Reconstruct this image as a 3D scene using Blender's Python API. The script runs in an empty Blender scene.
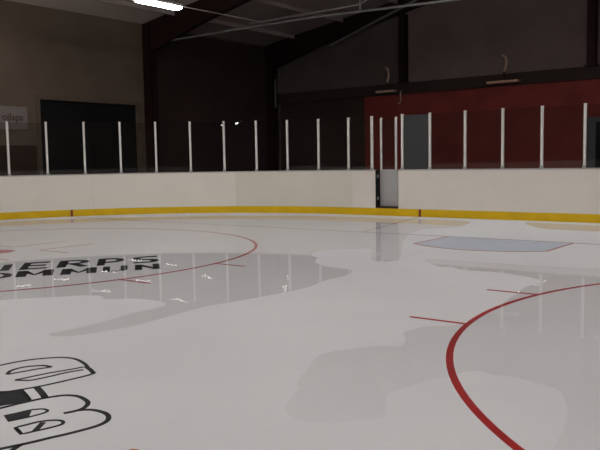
import bpy, bmesh, math
from mathutils import Vector, Matrix

C = bpy.context.scene.collection
PI = math.pi

# ------------------------------------------------------------------ materials
def nodes_of(name):
    m = bpy.data.materials.new(name)
    m.use_nodes = True
    nt = m.node_tree
    return m, nt, nt.nodes['Principled BSDF']

def mat(name, col, rough=.6, spec=.3, metal=0., noise=0., scale=4., bump=0.):
    m, nt, b = nodes_of(name)
    b.inputs['Base Color'].default_value = (*col, 1)
    b.inputs['Roughness'].default_value = rough
    b.inputs['Metallic'].default_value = metal
    b.inputs['Specular IOR Level'].default_value = spec
    tc = nt.nodes.new('ShaderNodeTexCoord')
    n = nt.nodes.new('ShaderNodeTexNoise')
    n.inputs['Scale'].default_value = scale
    n.inputs['Detail'].default_value = 5
    nt.links.new(tc.outputs['Object'], n.inputs['Vector'])
    if noise:
        r = nt.nodes.new('ShaderNodeValToRGB')
        r.color_ramp.elements[0].position = .3
        r.color_ramp.elements[1].position = .7
        r.color_ramp.elements[0].color = (*[c * (1 - noise) for c in col], 1)
        r.color_ramp.elements[1].color = (*[min(1, c * (1 + noise)) for c in col], 1)
        nt.links.new(n.outputs['Fac'], r.inputs['Fac'])
        nt.links.new(r.outputs['Color'], b.inputs['Base Color'])
    if bump:
        bp = nt.nodes.new('ShaderNodeBump')
        bp.inputs['Strength'].default_value = bump
        bp.inputs['Distance'].default_value = .01
        nt.links.new(n.outputs['Fac'], bp.inputs['Height'])
        nt.links.new(bp.outputs['Normal'], b.inputs['Normal'])
    return m

def clear_mat(name, ior, tint, rough, k=1.0):
    """Clear sheet: see-through with a Fresnel mirror on its outward faces."""
    m = bpy.data.materials.new(name)
    m.use_nodes = True
    nt = m.node_tree
    nt.nodes.clear()
    out = nt.nodes.new('ShaderNodeOutputMaterial')
    tr = nt.nodes.new('ShaderNodeBsdfTransparent')
    tr.inputs['Color'].default_value = (*tint, 1)
    gl = nt.nodes.new('ShaderNodeBsdfGlossy')
    gl.inputs['Roughness'].default_value = rough
    fr = nt.nodes.new('ShaderNodeFresnel')
    fr.inputs['IOR'].default_value = ior
    ge = nt.nodes.new('ShaderNodeNewGeometry')
    inv = nt.nodes.new('ShaderNodeMath'); inv.operation = 'SUBTRACT'
    inv.inputs[0].default_value = k
    mul = nt.nodes.new('ShaderNodeMath'); mul.operation = 'MULTIPLY'; mul.use_clamp = True
    mx = nt.nodes.new('ShaderNodeMixShader')
    nt.links.new(ge.outputs['Backfacing'], inv.inputs[1])
    inv.use_clamp = True
    nt.links.new(inv.outputs[0], mul.inputs[0])
    nt.links.new(fr.outputs['Fac'], mul.inputs[1])
    nt.links.new(mul.outputs[0], mx.inputs['Fac'])
    nt.links.new(tr.outputs[0], mx.inputs[1])
    nt.links.new(gl.outputs[0], mx.inputs[2])
    nt.links.new(mx.outputs[0], out.inputs['Surface'])
    return m

def emit_mat(name, col, s):
    m, nt, b = nodes_of(name)
    b.inputs['Base Color'].default_value = (*col, 1)
    b.inputs['Emission Color'].default_value = (*col, 1)
    b.inputs['Emission Strength'].default_value = s
    return m

def ice_mat():
    m, nt, b = nodes_of('ice')
    tc = nt.nodes.new('ShaderNodeTexCoord')
    n1 = nt.nodes.new('ShaderNodeTexNoise')
    n1.inputs['Scale'].default_value = .55
    n1.inputs['Detail'].default_value = 7
    n2 = nt.nodes.new('ShaderNodeTexNoise')
    n2.inputs['Scale'].default_value = 6
    n2.inputs['Detail'].default_value = 6
    nt.links.new(tc.outputs['Object'], n1.inputs['Vector'])
    nt.links.new(tc.outputs['Object'], n2.inputs['Vector'])
    r = nt.nodes.new('ShaderNodeValToRGB')
    r.color_ramp.elements[0].position = .35
    r.color_ramp.elements[1].position = .65
    r.color_ramp.elements[0].color = (ICE[0] * .95, ICE[1] * .945, ICE[2] * .95, 1)
    r.color_ramp.elements[1].color = (*ICE, 1)
    nt.links.new(n1.outputs['Fac'], r.inputs['Fac'])
    nt.links.new(r.outputs['Color'], b.inputs['Base Color'])
    mr = nt.nodes.new('ShaderNodeMapRange')
    mr.inputs['To Min'].default_value = .42
    mr.inputs['To Max'].default_value = .6
    nt.links.new(n2.outputs['Fac'], mr.inputs['Value'])
    nt.links.new(mr.outputs['Result'], b.inputs['Roughness'])
    b.inputs['Specular IOR Level'].default_value = .12
    return m

ICE = (.65, .665, .69)
M = dict(
    ice=ice_mat(),
    board=mat('board_white', (.72, .68, .62), .45, .3, noise=.02, scale=1.5),
    board_new=mat('board_white_newer', (.70, .66, .61), .45, .3, noise=.03, scale=1.5),
    kick=mat('kick_yellow', (.66, .43, .003), .45, .3, noise=.06, scale=3),
    cap=mat('cap_rail', (.40, .38, .35), .5),
    post=mat('post_white', (.66, .645, .615), .4, .4, noise=.02),
    bracket=mat('bracket_grey', (.35, .35, .35), .45, .4, .6),
    glass=clear_mat('pane_clear', 1.45, (.86, .87, .88), .0, 1.6),
    glass_dark=mat('pane_smoky', (.045, .047, .05), .25, .4),
    board_mid=mat('board_white_dull', (.65, .62, .55), .45, .3, noise=.02, scale=1.5),
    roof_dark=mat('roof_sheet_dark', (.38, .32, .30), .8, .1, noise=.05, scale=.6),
    bay=mat('wall_painted_shade', (.12, .096, .09), .8, .1, noise=.1, scale=.7),
    water=clear_mat('water_film', 1.12, (.996, .996, .996), .012, .92),
    red=mat('paint_red', (.33, .010, .010), .5, .08, noise=.08, scale=8),
    redthin=mat('paint_red_faded', (.36, .12, .11), .5, .2, noise=.08, scale=8),
    goalred=mat('paint_goal_line', (.30, .21, .20), .5, .2, noise=.1, scale=8),
    blue=mat('paint_crease_blue', (.44, .49, .57), .5, .2, noise=.05, scale=3),
    black=mat('paint_black', (.014, .015, .019), .55, .08, noise=.15, scale=8),
    orange=mat('paint_orange', (.55, .22, .06), .5, .2),
    wall_l=mat('wall_brown_panel', (.15, .113, .088), .8, .1, noise=.1, scale=.7),
    wall_f=mat('wall_grey_panel', (.20, .15, .138), .8, .1, noise=.1, scale=.7),
    wain=mat('wainscot_red', (.235, .044, .037), .7, .15, noise=.12, scale=1.2),
    wain_l=mat('wainscot_redbrown', (.05, .032, .026), .75, .1, noise=.1, scale=1.2),
    ledge=mat('ledge_dark', (.05, .036, .033), .7, .1),
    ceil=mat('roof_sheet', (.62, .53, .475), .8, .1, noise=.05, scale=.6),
    steel=mat('steel_oxide_red', (.021, .0085, .0075), .6, .2, noise=.12, scale=2),
    pipe=mat('pipe_grey', (.2, .2, .2), .5, .3),
    wire=mat('wire_grey', (.30, .26, .24), .5),
    housing=mat('lamp_housing', (.55, .55, .55), .5, .3),
    tube=emit_mat('lamp_tube', (1, .965, .93), 60),
    dark=mat('dark_gate', (.010, .010, .011), .6, .15, noise=.15, scale=1.5),
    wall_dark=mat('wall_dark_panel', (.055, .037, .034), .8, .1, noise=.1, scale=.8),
    mark=mat('board_mark_red', (.20, .045, .03), .5, .2),
    frame=mat('door_frame', (.13, .10, .075), .7, .1),
    door=mat('grey_door', (.11, .12, .13), .6, .2),
    sign=mat('sign_board', (.21, .187, .178), .6, .15, noise=.05, scale=3),
    signtext=mat('sign_lettering', (.095, .058, .052), .6, .15),
    conc=mat('concrete', (.10, .095, .09), .85, .1, noise=.1, scale=1),
    leaf=mat('gate_leaf_shade', (.40, .395, .39), .5, .25, noise=.05),  # white leaf coloured grey for the shade of its recess
    tan=mat('heater_tan', (.62, .40, .28), .5, .3, noise=.1),
    bronze=mat('bracket_bronze', (.5, .37, .28), .5, .3),
)

# ------------------------------------------------------------------ helpers
def obj(name, bm, m, parent=None, loc=None, smooth=False):
    bmesh.ops.recalc_face_normals(bm, faces=bm.faces[:])
    me = bpy.data.meshes.new(name)
    bm.to_mesh(me); bm.free()
    if smooth:
        for p in me.polygons: p.use_smooth = True
    me.materials.append(m)
    o = bpy.data.objects.new(name, me)
    C.objects.link(o)
    if parent: o.parent = parent
    if loc: o.location = loc
    return o

def thing(name, label, cat, loc=(0, 0, 0), rz=0., group=None):
    o = bpy.data.objects.new(name, None)
    o.empty_display_size = .1
    C.objects.link(o)
    o.location = loc; o.rotation_euler = (0, 0, rz)
    return tag(o, label, cat, group)

def tag(o, label, cat, group=None):
    o['label'] = label; o['category'] = cat
    if group: o['group'] = group
    return o

def struct(o, label=None, cat=None):
    o['kind'] = 'structure'
    if label: o['label'] = label
    if cat: o['category'] = cat
    return o

def add_box(bm, a, b, bevel=0.):
    """Axis aligned box between two corners."""
    t = bmesh.new() if bevel else bm
    vs = [t.verts.new((x, y, z)) for x in (a[0], b[0]) for y in (a[1], b[1]) for z in (a[2], b[2])]
    for f in ((0, 1, 3, 2), (4, 6, 7, 5), (0, 4, 5, 1), (2, 3, 7, 6), (0, 2, 6, 4), (1, 5, 7, 3)):
        t.faces.new([vs[i] for i in f])
    if bevel:
        bmesh.ops.recalc_face_normals(t, faces=t.faces[:])
        bmesh.ops.bevel(t, geom=t.edges[:], offset=bevel, segments=2, affect='EDGES', profile=.6)
        me = bpy.data.meshes.new('tmp'); t.to_mesh(me); t.free()
        bm.from_mesh(me); bpy.data.meshes.remove(me)
    return bm

def box(a, b, bevel=0.):
    return add_box(bmesh.new(), a, b, bevel)

def add_tube(bm, pts, r, n=10):
    pts = [Vector(p) for p in pts]
    rings = []
    for i, p in enumerate(pts):
        t = (pts[min(i + 1, len(pts) - 1)] - pts[max(i - 1, 0)]).normalized()
        up = Vector((0, 0, 1)) if abs(t.z) < .9 else Vector((1, 0, 0))
        a = t.cross(up).normalized(); b = a.cross(t)
        rings.append([bm.verts.new(p + (a * math.cos(2 * PI * k / n) + b * math.sin(2 * PI * k / n)) * r) for k in range(n)])
    for i in range(len(rings) - 1):
        for k in range(n):
            bm.faces.new((rings[i][k], rings[i][(k + 1) % n], rings[i + 1][(k + 1) % n], rings[i + 1][k]))
    bm.faces.new(rings[0]); bm.faces.new(rings[-1])
    return bm

def tube(pts, r, n=10):
    return add_tube(bmesh.new(), pts, r, n)

def add_bar(bm, p, q, w, h):
    """Rectangular bar from p to q; h is its height (towards +z), w its width."""
    p, q = Vector(p), Vector(q)
    t = (q - p).normalized()
    a = t.cross(Vector((0, 0, 1)))
    a = a.normalized() if a.length > 1e-4 else Vector((1, 0, 0))
    b = a.cross(t)
    ring = lambda c: [bm.verts.new(c + a * (sx * w / 2) + b * (sy * h / 2)) for sx, sy in ((-1, -1), (1, -1), (1, 1), (-1, 1))]
    r0, r1 = ring(p), ring(q)
    for k in range(4):
        bm.faces.new((r0[k], r0[(k + 1) % 4], r1[(k + 1) % 4], r1[k]))
    bm.faces.new(r0); bm.faces.new(r1)
    return bm

def prism(poly, z0, z1, bm=None):
    """Closed plan outline extruded between two heights."""
    bm = bm or bmesh.new()
    a = [bm.verts.new((x, y, z0)) for x, y in poly]
    b = [bm.verts.new((x, y, z1)) for x, y in poly]
    n = len(poly)
    for k in range(n):
        bm.faces.new((a[k], a[(k + 1) % n], b[(k + 1) % n], b[k]))
    bm.faces.new(a[::-1]); bm.faces.new(b)
    return bm

def dense(pts, closed=False, n=6):
    """Catmull-Rom through plan points."""
    out = []
    m = len(pts)
    for i in range(m if closed else m - 1):
        g = (lambda k: pts[k % m]) if closed else (lambda k: pts[max(0, min(m - 1, k))])
        p0, p1, p2, p3 = g(i - 1), g(i), g(i + 1), g(i + 2)
        for s in range(n):
            t = s / n
            out.append(tuple(.5 * (2 * p1[c] + (p2[c] - p0[c]) * t + (2 * p0[c] - 5 * p1[c] + 4 * p2[c] - p3[c]) * t * t
                                   + (3 * p1[c] - p0[c] - 3 * p2[c] + p3[c]) * t ** 3) for c in (0, 1)))
    if not closed: out.append(tuple(pts[-1]))
    return out

def ribbon(pts, w, z0, z1, closed=False, bm=None):
    """A painted stroke of constant width along plan points."""
    bm = bm or bmesh.new()
    m = len(pts); L = []
    for i in range(m):
        a = pts[i - 1] if (closed or i > 0) else pts[i]
        b = pts[(i + 1) % m] if (closed or i < m - 1) else pts[i]
        d = Vector((b[0] - a[0], b[1] - a[1]))
        d = d.normalized() if d.length > 1e-6 else Vector((1, 0))
        nx, ny = -d.y * w / 2, d.x * w / 2
        x, y = pts[i]
        L.append([bm.verts.new((x + s * nx, y + s * ny, z)) for s, z in ((1, z0), (-1, z0), (-1, z1), (1, z1))])
    for i in range(m if closed else m - 1):
        A, B = L[i], L[(i + 1) % m]
        for k in range(4):
            bm.faces.new((A[k], A[(k + 1) % 4], B[(k + 1) % 4], B[k]))
    if not closed:
        bm.faces.new(L[0]); bm.faces.new(L[-1])
    return bm

def text_mesh(body, size, bold, thick, align='CENTER', xs=1.):
    cu = bpy.data.curves.new('txt', 'FONT')
    cu.body = body; cu.size = size; cu.offset = bold; cu.extrude = thick / 2; cu.align_x = align
    cu.resolution_u = 6
    t = bpy.data.objects.new('txt', cu); C.objects.link(t)
    bpy.context.view_layer.update()
    me = bpy.data.meshes.new_from_object(t.evaluated_get(bpy.context.evaluated_depsgraph_get()))
    bpy.data.objects.remove(t)
    bm = bmesh.new(); bm.from_mesh(me); bpy.data.meshes.remove(me)
    return bm

# outlines on the ice, metres
MIRROR = [(-13.06, -3.57), (-13.47, -2.23), (-12.83, -0.79), (-11.11, 1.02), (-7.32, 3.16), (-3.73, 3.48), (-2.59, 3.5), (-2.18, 3.05), (-1.97, 1.69), (-2.38, 1.22), (-2.12, 0.1), (-1.33, -1.56), (-0.39, -3.26), (-0.3, -3.61), (-0.42, -3.81), (-0.72, -3.59), (-1.33, -2.6), (-1.66, -2.62), (-1.91, -3.01), (-1.94, -3.42), (-1.73, -3.75), (-1.51, -3.91), (-1.26, -4.3), (-0.92, -4.59), (-0.58, -4.68), (-0.35, -4.72), (-0.2, -4.89), (-0.1, -5.2), (-0.09, -5.67), (0.02, -6.13), (0.03, -6.53), (-0.03, -6.95), (-0.09, -7.37), (-0.16, -7.72), (-0.12, -8.12), (-0.1, -8.33), (-0.06, -8.68), (-0.09, -9.0), (-0.17, -9.27), (-0.3, -9.42), (-0.44, -9.39), (-0.44, -9.13), (-0.45, -8.84), (-0.54, -8.36), (-0.53, -8.08), (-0.6, -7.87), (-0.75, -7.79), (-0.95, -7.78), (-1.19, -7.83), (-1.31, -7.94), (-1.47, -8.01), (-1.64, -7.92), (-1.87, -8.04), (-2.04, -8.26), (-2.25, -8.5), (-2.39, -8.73), (-2.54, -9.11)]
RIGHT = [(-0.03, -3.18), (0.68, -3.1), (1.43, -3.08), (2.47, -2.92), (3.42, -2.76), (5.6, -3.59), (5.49, -9.78), (4.46, -9.91), (4.18, -9.8), (4.11, -9.5), (4.05, -9.16), (3.96, -8.81), (3.81, -8.5), (3.65, -8.42), (3.46, -8.36), (3.29, -8.39), (3.19, -8.36), (3.11, -8.45), (3.09, -8.6), (3.02, -8.69), (2.98, -8.91), (2.95, -9.06), (2.95, -9.21), (3.06, -9.4), (3.14, -9.56), (3.05, -9.68), (2.98, -9.78), (2.89, -9.85), (2.8, -9.88), (2.63, -9.83), (2.53, -9.72), (2.48, -9.61), (2.39, -9.4), (2.28, -9.28), (2.15, -8.98), (2.01, -8.68), (2.02, -8.48), (2.12, -8.3), (2.22, -8.14), (2.38, -8.05), (2.28, -7.79), (2.16, -7.61), (2.2, -7.3), (2.38, -7.13), (2.44, -6.84), (2.37, -6.03), (2.19, -4.94), (2.2, -4.61), (2.14, -4.25), (1.8, -4.04), (1.42, -3.92), (1.01, -3.96), (0.73, -3.79), (0.51, -3.8)]
KICKWET = [(-1.04, 3.66), (-0.27, 3.67), (0.63, 3.54), (2.26, 3.31), (2.49, 2.08), (1.02, 2.2), (0.41, 2.25), (-0.15, 2.35), (-0.67, 2.89)]
STROKES = {
    'o_outer': [(0.154, -10.287), (0.153, -10.221), (0.165, -10.118), (0.191, -10.021), (0.236, -9.933), (0.3, -9.856), (0.355, -9.809), (0.438, -9.782), (0.533, -9.789), (0.63, -9.816), (0.695, -9.84), (0.741, -9.862)],
    'o_low': [(0.936, -9.949), (0.94, -10.003), (0.933, -10.088), (0.9, -10.303), (0.86, -10.441), (0.796, -10.599), (0.773, -10.643)],
    'o_end': [(0.73, -9.867), (0.84, -9.905), (0.936, -9.949)],
    'bar_up': [(0.725, -9.886), (0.709, -9.962), (0.678, -10.056), (0.648, -10.147), (0.631, -10.245), (0.621, -10.312), (0.605, -10.37)],
    'bar_lo': [(0.79, -9.933), (0.75, -10.049), (0.738, -10.152), (0.723, -10.25), (0.705, -10.313), (0.669, -10.342), (0.611, -10.374)],
    'loop_up': [(0.425, -10.324), (0.367, -10.268), (0.346, -10.196), (0.359, -10.126), (0.398, -10.073), (0.434, -10.039), (0.474, -10.026), (0.526, -10.026)],
    'loop_lo': [(0.526, -10.026), (0.507, -10.065), (0.481, -10.126), (0.465, -10.193), (0.445, -10.256), (0.432, -10.307), (0.425, -10.324)],
    'link': [(0.891, -10.385), (0.983, -10.419), (1.079, -10.457), (1.154, -10.49)],
    'link_thin': [(0.867, -10.481), (0.953, -10.51), (1.049, -10.546), (1.106, -10.572)],
    'b_top': [(1.08, -10.819), (1.093, -10.773), (1.102, -10.697), (1.119, -10.595), (1.136, -10.519), (1.157, -10.459), (1.193, -10.394), (1.234, -10.361), (1.296, -10.343), (1.374, -10.354), (1.445, -10.378), (1.493, -10.417), (1.526, -10.472), (1.53, -10.519), (1.52, -10.562), (1.506, -10.598)],
    'b_bot': [(1.53, -10.519), (1.564, -10.478), (1.611, -10.454), (1.68, -10.447), (1.741, -10.457), (1.793, -10.485), (1.836, -10.53), (1.855, -10.587), (1.855, -10.651), (1.842, -10.723), (1.824, -10.803), (1.798, -10.888), (1.771, -10.994), (1.74, -11.083), (1.72, -11.141), (1.709, -11.18)],
    'd1_top': [(1.246, -10.837), (1.267, -10.756), (1.281, -10.684), (1.311, -10.64), (1.345, -10.621), (1.385, -10.629), (1.4, -10.664), (1.399, -10.704), (1.391, -10.753), (1.376, -10.81), (1.355, -10.875)],
    'd2': [(1.489, -10.911), (1.491, -10.882), (1.499, -10.848), (1.504, -10.812), (1.512, -10.778), (1.528, -10.748), (1.548, -10.721), (1.57, -10.702), (1.593, -10.688), (1.62, -10.686), (1.643, -10.694), (1.663, -10.717), (1.666, -10.739), (1.664, -10.759), (1.659, -10.788), (1.652, -10.817), (1.642, -10.849), (1.632, -10.881), (1.624, -10.914), (1.612, -10.949), (1.55, -10.931), (1.489, -10.911)],
    'slash': [(1.631, -10.874), (1.546, -10.766)],
    'tail': [(1.756, -11.033), (1.768, -11.07), (1.793, -11.12)],
}
FILLS = {
    'wedge': [(0.71, -10.625), (0.764, -10.58), (0.817, -10.534), (0.862, -10.478), (0.953, -10.51), (1.049, -10.546), (1.106, -10.572), (1.096, -10.637), (1.076, -10.69), (1.051, -10.748), (1.024, -10.804)],
    'd1_fill': [(1.246, -10.837), (1.267, -10.756), (1.288, -10.688), (1.306, -10.689), (1.379, -10.752), (1.376, -10.81), (1.361, -10.879)],
    'd2_fill': [(1.491, -10.914), (1.494, -10.9), (1.558, -10.918), (1.613, -10.937), (1.614, -10.951)],
}
WORDS = [('TIERPS', [((-4.88, -7.78), (-4.66, -7.48), (-5.42, -7.39)), ((-4.73, -7.54), (-4.5, -7.18), (-5.29, -7.13)), ((-4.49, -7.2), (-4.29, -6.88), (-5.13, -6.7)), ((-4.2, -6.77), (-3.95, -6.39), (-4.83, -6.26)), ((-3.85, -6.31), (-3.63, -5.98), (-4.49, -5.78)), ((-3.58, -5.87), (-3.35, -5.53), (-4.19, -5.35))]), ('KOMMUN', [((-4.3, -8.45), (-4.09, -8.13), (-4.74, -8.18)), ((-4.11, -8.01), (-3.88, -7.7), (-4.57, -7.7)), ((-3.88, -7.63), (-3.6, -7.24), (-4.37, -7.28)), ((-3.52, -7.17), (-3.26, -6.77), (-3.98, -6.81)), ((-3.19, -6.71), (-3.02, -6.41), (-3.66, -6.33)), ((-2.97, -6.31), (-2.77, -6.02), (-3.41, -5.94))])]
LAMP_X = (-9.87, -3.3, 3.3, 9.87)
LAMP_Y = tuple(.51 - 4.2 * k for k in range(13, -1, -1))
LAMP_Z = 5.77
EXPOSURE = -0.95
LEAF = (.785, 1.385)

# ------------------------------------------------------------------ rink plan
XC, RC, YE = -6.296, 8.494, 4.261        # where the corner starts, its radius, the end boards
YC = YE - RC
ARC = RC * PI / 2
WID = -2 * XC                            # straight end boards from XC to -XC
def at(s, off=0.):
    """Point on the board face s metres along it (0 = where the left corner begins), off = outward."""
    if s < -ARC:  return (XC - RC - off, YC - (-ARC - s))
    if s < 0:
        a = -s / RC;  return (XC - (RC + off) * math.sin(a), YC + (RC + off) * math.cos(a))
    if s <= WID:  return (XC + s, YE + off)
    a = (s - WID) / RC
    if a <= PI / 2: return (-XC + (RC + off) * math.sin(a), YC + (RC + off) * math.cos(a))
    return (-XC + RC + off, YC - (s - WID - ARC))
def ang(s):
    p, q = at(s - .01), at(s + .01)
    return math.atan2(q[1] - p[1], q[0] - p[0])
def span(s0, s1):
    n = max(1, int(abs(s1 - s0) / .22))
    return [s0 + (s1 - s0) * i / n for i in range(n + 1)]
def sweep(s0, s1, o0, o1, z0, z1, bm=None):
    ss = span(s0, s1)
    return prism([at(s, o0) for s in ss] + [at(s, o1) for s in ss[::-1]], z0, z1, bm)
S_END = WID + ARC + 50
S_BEG = -ARC - 50
HB = 1.253

# ------------------------------------------------------------------ the hall
XW, YF, YB, EAVE, SLOPE = 17.0, 13.7, -60.0, 6.84, .15
roofz = lambda x: EAVE + SLOPE * (XW - abs(x))
outline = [at(s) for s in span(S_BEG, S_END)]
ice = struct(obj('floor', prism(outline, -.03, 0), M['ice']), 'white skating ice sheet with painted markings', 'ice')
struct(obj('floor_surround', box((-XW - .3, YB - .3, -.2), (XW + .3, YF + .3, -.032)), M['conc']), 'dark concrete floor outside the rink boards', 'floor')

GY0, GY1, GZ = 1.45, 5.65, 3.75          # dark gate in the left wall
bm = bmesh.new()
add_box(bm, (-XW - .25, YB, -.03), (-XW, GY0, EAVE))
add_box(bm, (-XW - .25, GY1, -.03), (-XW, YF + .25, EAVE))
add_box(bm, (-XW - .25, GY0, GZ), (-XW, GY1, EAVE))
struct(obj('wall_left', bm, M['wall_l']), 'brown left side wall of the hall', 'wall')
struct(obj('wall_right', box((XW, YB, -.03), (XW + .25, YF + .25, EAVE)), M['wall_l']), 'brown right side wall of the hall', 'wall')
def gable(y0, y1):
    bm = bmesh.new()
    P = [(-XW, -.03), (XW, -.03), (XW, EAVE), (0, roofz(0)), (-XW, EAVE)]
    a = [bm.verts.new((x, y0, z)) for x, z in P]; b = [bm.verts.new((x, y1, z)) for x, z in P]
    for k in range(5): bm.faces.new((a[k], a[(k + 1) % 5], b[(k + 1) % 5], b[k]))
    bm.faces.new(a); bm.faces.new(b)
    return bm
struct(obj('wall_far', gable(YF, YF + .25), M['wall_f']), 'grey-brown gable end wall behind the end boards', 'wall')
struct(obj('wall_back', gable(YB - .25, YB), M['wall_f']), 'gable wall behind the viewer', 'wall')
bm = bmesh.new()
P = [(-XW - .25, roofz(-XW) - .0375), (0, roofz(0)), (XW + .25, roofz(XW) - .0375)]
P = P + [(x, z + .15) for x, z in P[::-1]]
a = [bm.verts.new((x, YB - .25, z)) for x, z in P]; b = [bm.verts.new((x, YF + .25, z)) for x, z in P]
for k in range(6): bm.faces.new((a[k], a[(k + 1) % 6], b[(k + 1) % 6], b[k]))
for q in (a, b):
    bm.faces.new((q[0], q[1], q[4], q[5])); bm.faces.new((q[1], q[2], q[3], q[4]))
ceil = struct(obj('ceiling', bm, M['ceil']), 'sloping roof sheeting over the rink', 'ceiling')
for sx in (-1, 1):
    bm = bmesh.new()          # darker sheet that paints the shade under the last roof bay
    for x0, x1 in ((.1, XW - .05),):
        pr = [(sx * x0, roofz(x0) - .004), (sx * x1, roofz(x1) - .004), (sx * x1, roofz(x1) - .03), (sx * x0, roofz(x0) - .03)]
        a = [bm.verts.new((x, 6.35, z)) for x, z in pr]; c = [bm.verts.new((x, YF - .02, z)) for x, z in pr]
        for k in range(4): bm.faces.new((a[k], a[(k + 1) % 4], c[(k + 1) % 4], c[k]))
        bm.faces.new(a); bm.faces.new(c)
    obj('ceiling_shade', bm, M['roof_dark'], ceil)

P = [(-16.5, 4.63), (-10.1, 4.63), (-10.1, roofz(10.1) - .3), (-16.5, roofz(16.5) - .3)]  # sheet over the end wall, its dark colour stands for fading light
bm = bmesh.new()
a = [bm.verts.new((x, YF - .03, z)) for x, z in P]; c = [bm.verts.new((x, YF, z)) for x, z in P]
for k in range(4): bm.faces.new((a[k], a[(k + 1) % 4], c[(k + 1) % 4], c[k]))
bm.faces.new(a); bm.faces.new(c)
struct(obj('trim_11', bm, M['bay']), 'upper end wall left of the first column, darkened with painted shade', 'panelling')
# red wainscot and ledge on the end wall, red-brown one on the left wall
struct(obj('trim_1', box((-11.9, YF - .06, -.03), (XW, YF, 4.18)), M['wain']), 'dark red lower panelling on the end wall', 'panelling')
struct(obj('trim_2', box((-16.7, YF - .16, 4.18), (XW, YF, 4.62)), M['ledge']), 'dark ledge above the red panelling on the end wall', 'ledge')
struct(obj('trim_3', box((-XW, -6, -.03), (-XW + .04, GY0 - .2, 2.2)), M['wain_l']), 'red-brown lower panelling on the left wall', 'panelling')
struct(obj('trim_4', box((-XW, 6.3, -.03), (-XW + .04, YF - .2, 4.1)), M['wall_dark']), 'dark lower panelling on the left wall beyond the column', 'panelling')
struct(obj('trim_5', box((-XW, 6.3, 4.1), (-XW + .03, YF - .2, EAVE - .1)), M['wall_dark']), 'dark upper panelling on the left wall beyond the column', 'panelling')

struct(obj('trim_10', box((-16.5, YF - .05, -.03), (-11.9, YF, 4.18)), M['wall_dark']), 'dark lower panelling on the end wall left of the red panelling', 'panelling')
# dark gate in the left wall
d = obj('door_1', box((-XW - .2, GY0, -.03), (-XW - .1, GY1, GZ)), M['dark'])
struct(d, 'large dark sliding gate in the brown left wall', 'gate')
bm = bmesh.new()
add_box(bm, (-XW, GY0 - .14, -.03), (-XW + .06, GY0, GZ + .14))
add_box(bm, (-XW, GY1, -.03), (-XW + .06, GY1 + .2, GZ + .14))
add_box(bm, (-XW, GY0, GZ), (-XW + .06, GY1, GZ + .14))
obj('door_frame', bm, M['frame'], d)
for k in range(1, 4):
    y = GY0 + (GY1 - GY0) * k / 4
    obj('door_seam', box((-XW - .1, y - .03, -.03), (-XW - .08, y + .03, GZ)), M['dark'], d)
# grey door at the right of the end wall
d = obj('door_2', box((-2.4, YF - .1, -.03), (-1.3, YF - .062, 2.7)), M['dark'])
struct(d, 'dark door with grey frame in the red end wall', 'door')
bm = bmesh.new()
add_box(bm, (-2.68, YF - .14, -.03), (-2.4, YF - .062, 2.88))
add_box(bm, (-1.3, YF - .14, -.03), (-1.1, YF - .062, 2.88))
add_box(bm, (-2.4, YF - .14, 2.7), (-1.3, YF - .062, 2.88))
obj('door_frame', bm, M['door'], d)

# ------------------------------------------------------------------ steel frames
def frame(y, label, right=True):
    t = thing('steel_frame', label, 'steel frame', (0, y, 0), group='portal frames under the roof')
    for sx in (-1, 1):
        xo = sx * (XW - .02)
        bm = bmesh.new()      # I-section column
        for dy in (-.15, .13): add_box(bm, (xo - sx * .45, dy, -.03), (xo, dy + .02, EAVE - .1))
        add_box(bm, (xo - sx * .25, -.13, -.03), (xo - sx * .22, .13, EAVE - .1))
        for dx in (.45, .02): add_box(bm, (xo - sx * dx, -.15, -.03), (xo - sx * dx + sx * .02, .15, EAVE - .1))
        obj('column', bm, M['steel'], t)
        bm = bmesh.new()      # haunched rafter, deep at the eave
        pr = [(xo, -.02), (0, -.02), (0, -.42), (sx * 9.5, -.52), (sx * 14, -.8), (xo - sx * .45, -1.15), (xo, -1.15)]
        pr = [(x, roofz(x) + dz) for x, dz in pr]
        a = [bm.verts.new((x, -.13, z)) for x, z in pr]; b = [bm.verts.new((x, .13, z)) for x, z in pr]
        n = len(pr)
        for k in range(n): bm.faces.new((a[k], a[(k + 1) % n], b[(k + 1) % n], b[k]))
        bm.faces.new(a); bm.faces.new(b)
        obj('rafter', bm, M['steel'], t)
    return t
near_frame = frame(6.15, 'dark red steel portal frame beside the big dark gate')
end_frame = frame(YF - .35, 'dark red steel portal frame against the end wall')
for x, lab in ((-9.95, 'dark red wall column left of centre on the end wall'), (-2.55, 'dark red wall column at the right edge of the end wall')):
    t = thing('wall_column', lab, 'column', (x, YF - .1, 0))
    bm = box((-.14, -.22, 4.62), (.14, -.2, roofz(x) - .55)); add_box(bm, (-.14, .06, 4.62), (.14, .08, roofz(x) - .55)); add_box(bm, (-.02, -.2, 4.62), (.02, .06, roofz(x) - .55))
    obj('upper_shaft', bm, M['steel'], t)
    obj('base_plate', box((-.2, -.24, 4.60), (.2, .04, 4.66)), M['steel'], t)
obj('conduit', box((-.035 - 16.38, -.19, 3.98), (.035 - 16.38, -.151, 5.25)), M['pipe'], end_frame)
# purlins
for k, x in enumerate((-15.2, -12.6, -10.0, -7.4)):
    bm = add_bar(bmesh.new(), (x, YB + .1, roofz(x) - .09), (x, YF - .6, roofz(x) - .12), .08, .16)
    struct(obj('trim_%d' % (6 + k), bm, M['roof_dark']), 'roof purlin running along the hall', 'purlin')

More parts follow.
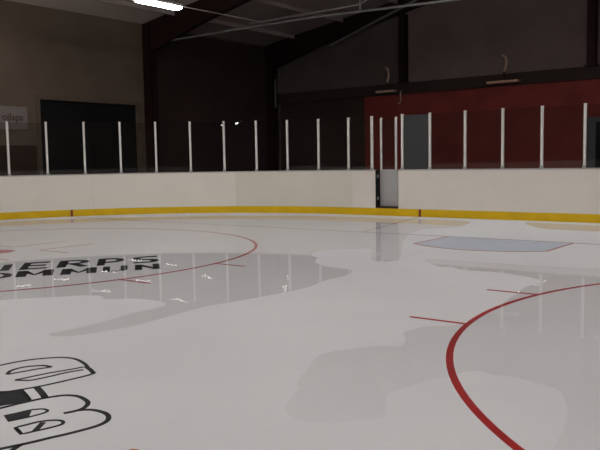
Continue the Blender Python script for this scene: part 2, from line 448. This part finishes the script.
# tie rods hung in the frame beside the gate, brace on the end frame
rod = obj('tie_rod', tube([(-16.55, 0, 6.08), (-9, 0, 6.06), (-4, 0, 5.90), (0, 0, 5.86), (9, 0, 6.0), (16.55, 0, 6.08)], .035), M['pipe'], near_frame)
obj('rod_hanger', tube([(-7.2, 0, 6.0), (-7.2, 0, roofz(7.2) - .5)], .035), M['pipe'], rod)
obj('upper_rod', tube([(-11.6, -.08, 6.17), (-7.2, -.08, 6.19), (-6.2, -.08, 6.5)], .025), M['pipe'], near_frame)
obj('brace', tube([(-13.3, -.2, 6.42), (-8.7, -.2, 7.86)], .045), M['pipe'], end_frame)
# ------------------------------------------------------------------ lamps
def lamp(x, y, z, length, label, group=None):
    t = thing('tube_lamp', label, 'lamp', (x, y, z), group=group)
    h = length / 2
    bm = bmesh.new()          # folded reflector housing, open below
    prof = [(-.17, -.02), (-.08, .07), (.08, .07), (.17, -.02), (.155, -.02), (.07, .055), (-.07, .055), (-.155, -.02)]
    a = [bm.verts.new((px, -h, pz)) for px, pz in prof]; b = [bm.verts.new((px, h, pz)) for px, pz in prof]
    for k in range(8): bm.faces.new((a[k], a[(k + 1) % 8], b[(k + 1) % 8], b[k]))
    bm.faces.new(a); bm.faces.new(b)
    obj('housing', bm, M['housing'], t)
    obj('tube', box((-.12, -h + .03, -.085), (.12, h - .03, .03), .025), M['tube'], t, smooth=True)
    top = roofz(x) - z
    for s in (-1, 1):
        obj('hanger', tube([(0, s * h * .8, .07), (0, s * h * .8, top)], .008, 6), M['ledge'], t)
    return t
for x in LAMP_X:
    for y in LAMP_Y:
        if (x, y) == (LAMP_X[0], LAMP_Y[-1]):
            t = lamp(x, y, LAMP_Z, 1.5, 'lit tube lamp hanging under the roof at the top left')
            obj('cable', tube([(0, .745, .03), (.05, 4.7, .05)], .012), M['wire'], t)
        else:
            lamp(x, y, LAMP_Z, 1.5, 'added unseen tube lamp that brightens the far ice', 'tube lamps over the ice outside the picture')
for x, y in ((-3.3, 4.0), (.2, 4.4), (3.3, 4.7), (9.87, 4.7), (-6.5, .2)):  # extra unseen lamps, added to brighten the far ice
    lamp(x, y, LAMP_Z, 1.5, 'added unseen tube lamp that brightens the far ice', 'tube lamps over the ice outside the picture')
lamp(-15.3, -2.6, 6.05, 1.75, 'tube lamp above the walkway beside the left wall, outside the picture')

# ------------------------------------------------------------------ boards
def board(s0, s1, m, label, rz=None, marks=()):
    t = thing('dasher_board', label, 'rink board', group='dasher boards around the ice')
    g = .0015
    obj('panel', sweep(s0 + g, s1 - g, 0, .1, .2, HB - .03), m, t)
    k = obj('kickplate', sweep(s0 + g, s1 - g, -.015, .1, 0, .2), M['kick'], t)
    obj('cap_rail', sweep(s0 + g, s1 - g, -.012, .115, HB - .03, HB), M['cap'], t)
    for s in marks:
        obj('line_mark', sweep(s - .035, s + .035, -.019, -.012, .0, .2), M['mark'], k)
board(S_BEG, -ARC, M['board'], 'white rink board with yellow kickplate, along the left side beyond the picture edge')
board(-ARC, -8.12, M['board'], 'white curved rink board at the far left, with a red goal line mark', marks=(-8.75,))
board(-8.12, -3.8, M['board'], 'white curved rink board in front of the dark gate and column')
board(-3.8, 0, M['board_mid'], 'greyish white curved rink board in the middle of the picture')
board(0, .76, M['board_new'], 'short lighter rink board just left of the open gate')
board(1.48, 3.23, M['board_new'], 'scuffed rink board just right of the open gate, with a red mark on its kickplate', marks=(2.14,))
board(3.23, 6.9, M['board_new'], 'pale rink board along the right part of the picture')
board(6.9, WID, M['board_new'], 'white rink board along the end wall past the right picture edge')
board(WID, S_END, M['board_new'], 'white rink board around the right corner, outside the picture')

# the gate between the boards, leaf pushed open outwards
t = thing('player_gate', 'rink gate standing ajar between the boards, white leaf toned grey as shade above the yellow kickplate', 'gate')
obj('kickplate', sweep(.764, 1.476, -.015, .1, 0, .2), M['kick'], t)
obj('sill', sweep(.764, 1.476, 0, .5, .19, .235), M['ledge'], t)
hx, hy = at(LEAF[1], .13); fx, fy = at(LEAF[0], .21)
d = Vector((hx - fx, hy - fy)).normalized(); n = Vector((-d.y, d.x)) * .05
leaf = obj('gate_leaf', prism([(fx, fy), (hx, hy), (hx + n.x, hy + n.y), (fx + n.x, fy + n.y)], .25, HB), M['leaf'], t)
px, py = at(.765, 0)
lp = obj('gap_shade', box((px, py, .236), (px + .012, py + .2, HB - .01)), M['dark'], t)  # dark strip standing in for the shade in the gate gap
for z in (.42, 1.03):
    obj('latch', box((px + .012, py + .05, z), (px + .03, py + .12, z + .09), .006), M['bracket'], lp)
for s, o in ((LEAF[0] + .03, .235), (LEAF[1] - .06, .165)):
    x, y = at(s, o)
    obj('leaf_post', box((x - .026, y - .022, HB), (x + .026, y + .022, 2.67), .006), M['post'], t)
x0, y0 = at(LEAF[0] + .07, .22); x1, y1 = at(LEAF[1] - .1, .18)
obj('leaf_glass', prism([(x0, y0), (x1, y1), (x1, y1 + .012), (x0, y0 + .012)], HB + .005, 2.63), M['glass'], t)

# glass posts and panes on the boards
POSTS = [-13.6, -12.55, -11.5, -10.43, -9.37, -8.31, -7.27, -6.22, -5.18, -4.14, -3.13, -2.14, -1.13, -.14, .63,
         1.59, 2.41, 3.40, 4.39, 5.36, 6.35, 7.4, 8.4, 9.4, 10.4, 11.4]
ORD = ['first', 'second', 'third', 'fourth', 'fifth', 'sixth', 'seventh', 'eighth', 'ninth', 'tenth', 'eleventh']
OFFP = 'white glass post on the boards outside the picture'
OFFG = 'clear glass pane on the boards outside the picture'
def post_label(i):
    k = i - 3
    if k < 0 or i > 20: return OFFP
    if i <= 13: return '%s slim white glass post from the left picture edge, on the curved board' % ORD[k]
    if i == 14: return 'slim white glass post at the left side of the open gate'
    if i == 15: return 'slim white glass post at the right side of the open gate'
    return ['white glass post right of the smoky dark pane', 'fourth white glass post from the right, before red panelling', 'third white glass post from the right, before red panelling',
            'second white glass post from the right, before red panelling', 'rightmost white glass post, near the grey door frame'][i - 16]
def pane_label(i):
    k = i - 3
    if i == 15: return 'smoky dark glass pane just right of the open gate'
    if k < 0 or i >= 21: return OFFG
    if i < 13: return 'clear glass pane between the %s and %s white posts from the left' % (ORD[k], ORD[k + 1])
    if i == 13: return 'narrow clear glass pane just left of the open gate'
    return {16: 'clear glass pane right of the smoky pane, before red panelling', 17: 'clear pane between the fourth and third white posts from the right',
            18: 'clear pane between the third and second white posts from the right', 19: 'clear pane between the second and rightmost white posts',
            20: 'clear glass pane right of the rightmost white post'}[i]
for i, s in enumerate(POSTS):
    x, y = at(s, .05)
    ZT = 2.78 if s < -6.5 else 2.70 if s > 0 else 2.695 - .0125 * s
    t = thing('glass_post', post_label(i), 'post', (x, y, HB), ang(s), 'glass posts on the boards')
    obj('shaft', box((-.029, -.029, 0), (.029, .029, ZT - HB), .005), M['post'], t)
    obj('end_cap', box((-.033, -.033, ZT - HB), (.033, .033, ZT - HB + .018), .005), M['post'], t)
    obj('foot_bracket', box((-.045, -.036, 0), (.045, -.029, .06), .003), M['bracket'], t)
    if i + 1 < len(POSTS) and i != 14:
        x0, y0 = at(s, .05); x1, y1 = at(POSTS[i + 1], .05)
        d = Vector((x1 - x0, y1 - y0)); L = d.length
        o = obj('glass_shield', box((.042, -.006, .002), (L - .042, .006, ZT - HB - .012)), M['glass_dark' if i == 15 else 'glass'], None, (x0, y0, HB))
        o.rotation_euler = (0, 0, math.atan2(d.y, d.x))
        tag(o, pane_label(i), 'glass', 'glass panes on the boards')

# ------------------------------------------------------------------ markings in the ice
Z0, Z1 = 0.0, .0022
circle = lambda cx, cy, r, n=96: [(cx + r * math.cos(2 * PI * k / n), cy + r * math.sin(2 * PI * k / n)) for k in range(n)]
xg = math.sqrt(max(0, RC ** 2 - (0 - YC) ** 2))
tag(obj('goal_line', ribbon([(XC - xg + .09, 0), (-XC + xg - .09, 0)], .05, Z0, Z1), M['goalred']), 'thin dark red goal line painted across the ice', 'line')
for sx, lab in ((-1, 'thin dark red slanting line from goal line to boards below the gate'), (1, 'thin red slanting line from goal line to boards, right of the crease')):
    tag(obj('restraining_line', ribbon([(sx * 3.22, .03), (sx * 4.15, YE - .06)], .05, Z0, Z1), M['goalred']), lab, 'line')
t = thing('goal_crease', 'pale blue goal crease with thin red outline painted on the ice', 'goal crease')
a0 = math.asin(1.2 / 1.83)
front = [(1.83 * math.sin(a0 * k / 12), -1.83 * math.cos(a0 * k / 12)) for k in range(-12, 13)]
cr = [(-1.2, -.03)] + front + [(1.2, -.03)]
obj('crease_fill', prism(cr, Z0, Z1 - .0008), M['blue'], t)
obj('crease_outline', ribbon(cr, .05, Z0, Z1), M['redthin'], t)
def faceoff(cx, cy, label):
    R = 4.638
    t = thing('faceoff_circle', label, 'face-off circle', (cx, cy, 0))
    obj('ring', ribbon(circle(0, 0, R - .025, 160), .055, Z0, Z1, True), M['red'], t)
    obj('faceoff_spot', prism(circle(0, 0, .3, 40), Z0, Z1), M['red'], t)
    hx = math.sqrt(R * R - .893 ** 2)
    for sx in (-1, 1):
        for sy in (-1, 1):
            obj('hash_mark', ribbon([(sx * (hx - .01), sy * .893), (sx * (hx + .57), sy * .893)], .05, Z0, Z1), M['red'], t)
            obj('corner_mark', ribbon([(sx * 1.3, sy * .56), (sx * .46, sy * .56), (sx * .46, sy * 1.75)], .05, Z0, Z1), M['redthin'], t)
faceoff(-6.99, -6.092, 'red face-off circle on the left with lettering inside it')
faceoff(6.99, -6.092, 'red face-off circle at the lower right of the picture')

# lettering on the ice
t = thing('ice_lettering', 'bold black two-line town lettering painted inside the left face-off circle', 'lettering')
arc = lambda cx, cy, rx, ry, a0, a1, n=10: [(cx + rx * math.cos(math.radians(a0 + (a1 - a0) * k / n)), cy + ry * math.sin(math.radians(a0 + (a1 - a0) * k / n))) for k in range(n + 1)]
W_ = .56                                  # cell width of a letter whose height is 1, pen .15
p_, q_ = .075, .925
GLYPH = {
    'T': [[(0, q_), (W_, q_)], [(W_ / 2, 0), (W_ / 2, 1)]],
    'I': [[(W_ / 2, 0), (W_ / 2, 1)]],
    'E': [[(p_, 0), (p_, 1)], [(p_, p_), (W_, p_)], [(p_, .5), (W_ * .9, .5)], [(p_, q_), (W_, q_)]],
    'R': [[(p_, 0), (p_, 1)], [(p_, q_)] + arc(W_ - .3, .7, .225, .225, 90, -90) + [(p_, .475)], [(.25, .47), (W_ - .07, 0)]],
    'P': [[(p_, 0), (p_, 1)], [(p_, q_)] + arc(W_ - .3, .67, .225, .255, 90, -90) + [(p_, .415)]],
    'S': [[(W_ - .03, q_)] + arc(.27, .71, .195, .215, 90, 270) + arc(W_ - .27, .285, .195, .21, 90, -90) + [(.03, p_)]],
    'K': [[(p_, 0), (p_, 1)], [(.12, .42), (W_ - .07, 1)], [(.22, .55), (W_ - .05, 0)]],
    'O': [arc(W_ / 2, .5, W_ / 2 - p_, .425, 0, 360, 28)],
    'M': [[(p_, 0), (p_, 1)], [(p_, q_), (W_ / 2, .25), (W_ - p_, q_)], [(W_ - p_, 0), (W_ - p_, 1)]],
    'U': [[(p_, 1)] + arc(W_ / 2, .32, W_ / 2 - p_, .245, 180, 360) + [(W_ - p_, 1)]],
    'N': [[(p_, 0), (p_, 1)], [(p_, q_), (W_ - p_, p_)], [(W_ - p_, 0), (W_ - p_, 1)]],
}
for body, cells in WORDS:
    bm = bmesh.new()
    for ch, (bl, br, tl) in zip(body, cells):
        g = bmesh.new()
        for path in GLYPH[ch]: ribbon(path, .165, .0002, Z1, bm=g)
        for v in g.verts:
            fx = v.co.x / W_; fy = v.co.y
            v.co.x, v.co.y = (bl[0] + fx * (br[0] - bl[0]) + fy * (tl[0] - bl[0]), bl[1] + fx * (br[1] - bl[1]) + fy * (tl[1] - bl[1]))
        me = bpy.data.meshes.new('tmp'); g.to_mesh(me); g.free(); bm.from_mesh(me); bpy.data.meshes.remove(me)
    obj('word', bm, M['black'], t)

# big outlined logo at the near left
t = thing('ice_logo', 'large black outlined letters painted on the ice at the lower left corner', 'logo')
for k, pts in STROKES.items():
    closed = k in ('d1_top', 'd2')
    straight = k in ('slash', 'o_end', 'd2')
    w = {'link': .045, 'link_thin': .02, 'slash': .035, 'bar_up': .024, 'bar_lo': .024, 'loop_up': .028, 'loop_lo': .024, 'o_outer': .028, 'o_low': .026, 'o_end': .035, 'd2': .022, 'd1_top': .02}.get(k, .032)
    pts = [tuple(p) for p in pts]
    q = pts if straight else dense(pts, False)
    obj('outline_stroke', ribbon(q[:-1] if k == 'd2' else q, w, Z0, Z1, k == 'd2'), M['black'], t)
for k, pts in FILLS.items():
    obj('solid_patch', prism([tuple(p) for p in pts], Z0, Z1), M['black'], t)
tag(obj('paint_fleck', prism([(2.335 + .04 * math.cos(a * PI / 6) * (1 + .2 * math.sin(a * 3)), -10.745 + .03 * math.sin(a * PI / 6)) for a in range(12)], Z0, Z1), M['orange']), 'small orange spot on the ice at the bottom edge', 'spot')

# ------------------------------------------------------------------ water film on the ice
for pts, lab in ((MIRROR, 'thin mirror-like meltwater film across the left half of the ice'), (RIGHT, 'thin meltwater film covering the right face-off circle'), (KICKWET, 'small wet patch along the yellow kickplate at the right')):
    pts = dense([tuple(p) for p in pts], True, 4)
    tag(obj('puddle', prism(pts, .004, .0055), M['water']), lab, 'puddle', 'meltwater films on the ice')

# ------------------------------------------------------------------ on the walls
t = thing('wall_sign', 'pale sign with red-brown lettering on the brown left wall', 'sign', (-XW + .02, -1.9, 2.74))
obj('sign_board', box((0, -.4, -.02), (.04, 2.86, .72), .008), M['sign'], t)
bm = text_mesh('ojlaps', .33, .004, .008, 'RIGHT')
bmesh.ops.transform(bm, matrix=Matrix.Translation((.045, 2.70, .27)) @ Matrix(((0, 0, 1, 0), (1, 0, 0, 0), (0, 1, 0, 0), (0, 0, 0, 1))), verts=bm.verts)
obj('sign_lettering', bm, M['signtext'], t)

def heater(x, w, label, tan):
    t = thing('wall_heater', label, 'heater', (x, YF - .16, 4.25))
    m = M['tan'] if tan else M['bronze']
    bm = bmesh.new()
    add_box(bm, (-w / 2, -.42, 0), (w / 2, -.12, .09), .02)
    obj('heater_tray', bm, m, t)
    obj('post', tube([(0, -.25, .09), (.02, -.25, .5)], .04), M['ledge'], t)
    obj('bracket', tube([(.02, -.25, .42), (.08, -.25, .55), (.11, -.25, .75), (.08, -.25, .93), (-.05, -.2, 1.0), (-.18, .1, 1.0), (-.18, .16, 1.0)], .05), M['bronze'], t)
    obj('arm', tube([(0, -.25, .03), (0, .01, .12)], .03), M['ledge'], t)
heater(-10.6, .85, 'brown wall heater on a curved bracket, left one on the end wall', False)
heater(-5.62, 1.2, 'tan wall heater tray on a curved bracket, right one on the end wall', True)
t = thing('wall_hook', 'small pale hook hanging beside the left wall heater', 'hook', (-10.02, YF - .2, 4.2))
obj('hook', tube([(0, .01, .1), (0, -.08, .06), (0, -.08, -.3), (-.03, -.08, -.40), (-.12, -.08, -.40)], .028), M['bronze'], t)
# ------------------------------------------------------------------ camera, world, view
cam = bpy.data.cameras.new('camera'); co = bpy.data.objects.new('camera', cam); C.objects.link(co)
f, pi, ro, ya = 745.07, .0844, -.0174, .66
d = Vector((-math.sin(ya) * math.cos(pi), math.cos(ya) * math.cos(pi), -math.sin(pi)))
r0 = Vector((math.cos(ya), math.sin(ya), 0)); u0 = r0.cross(d)
r = r0 * math.cos(ro) + u0 * math.sin(ro); u = -r0 * math.sin(ro) + u0 * math.cos(ro)
mw = Matrix((r, u, -d)).transposed().to_4x4(); mw.translation = Vector((5.3724, -13.2003, 1.5005))
co.matrix_world = mw
cam.sensor_width = 36; cam.lens = f * 36 / 600; cam.clip_end = 200
sc = bpy.context.scene
sc.camera = co
w = bpy.data.worlds.new('world'); sc.world = w; w.use_nodes = True
w.node_tree.nodes['Background'].inputs['Color'].default_value = (.02, .02, .022, 1)
w.node_tree.nodes['Background'].inputs['Strength'].default_value = .2
sc.view_settings.view_transform = 'Standard'; sc.view_settings.look = 'None'
sc.view_settings.gamma = 1; sc.view_settings.use_curve_mapping = False
sc.view_settings.exposure = EXPOSURE
sc.cycles.use_denoising = True
sc.cycles.max_bounces = 8; sc.cycles.transparent_max_bounces = 24
sc.cycles.sample_clamp_indirect = 0
sc.cycles.use_adaptive_sampling = False
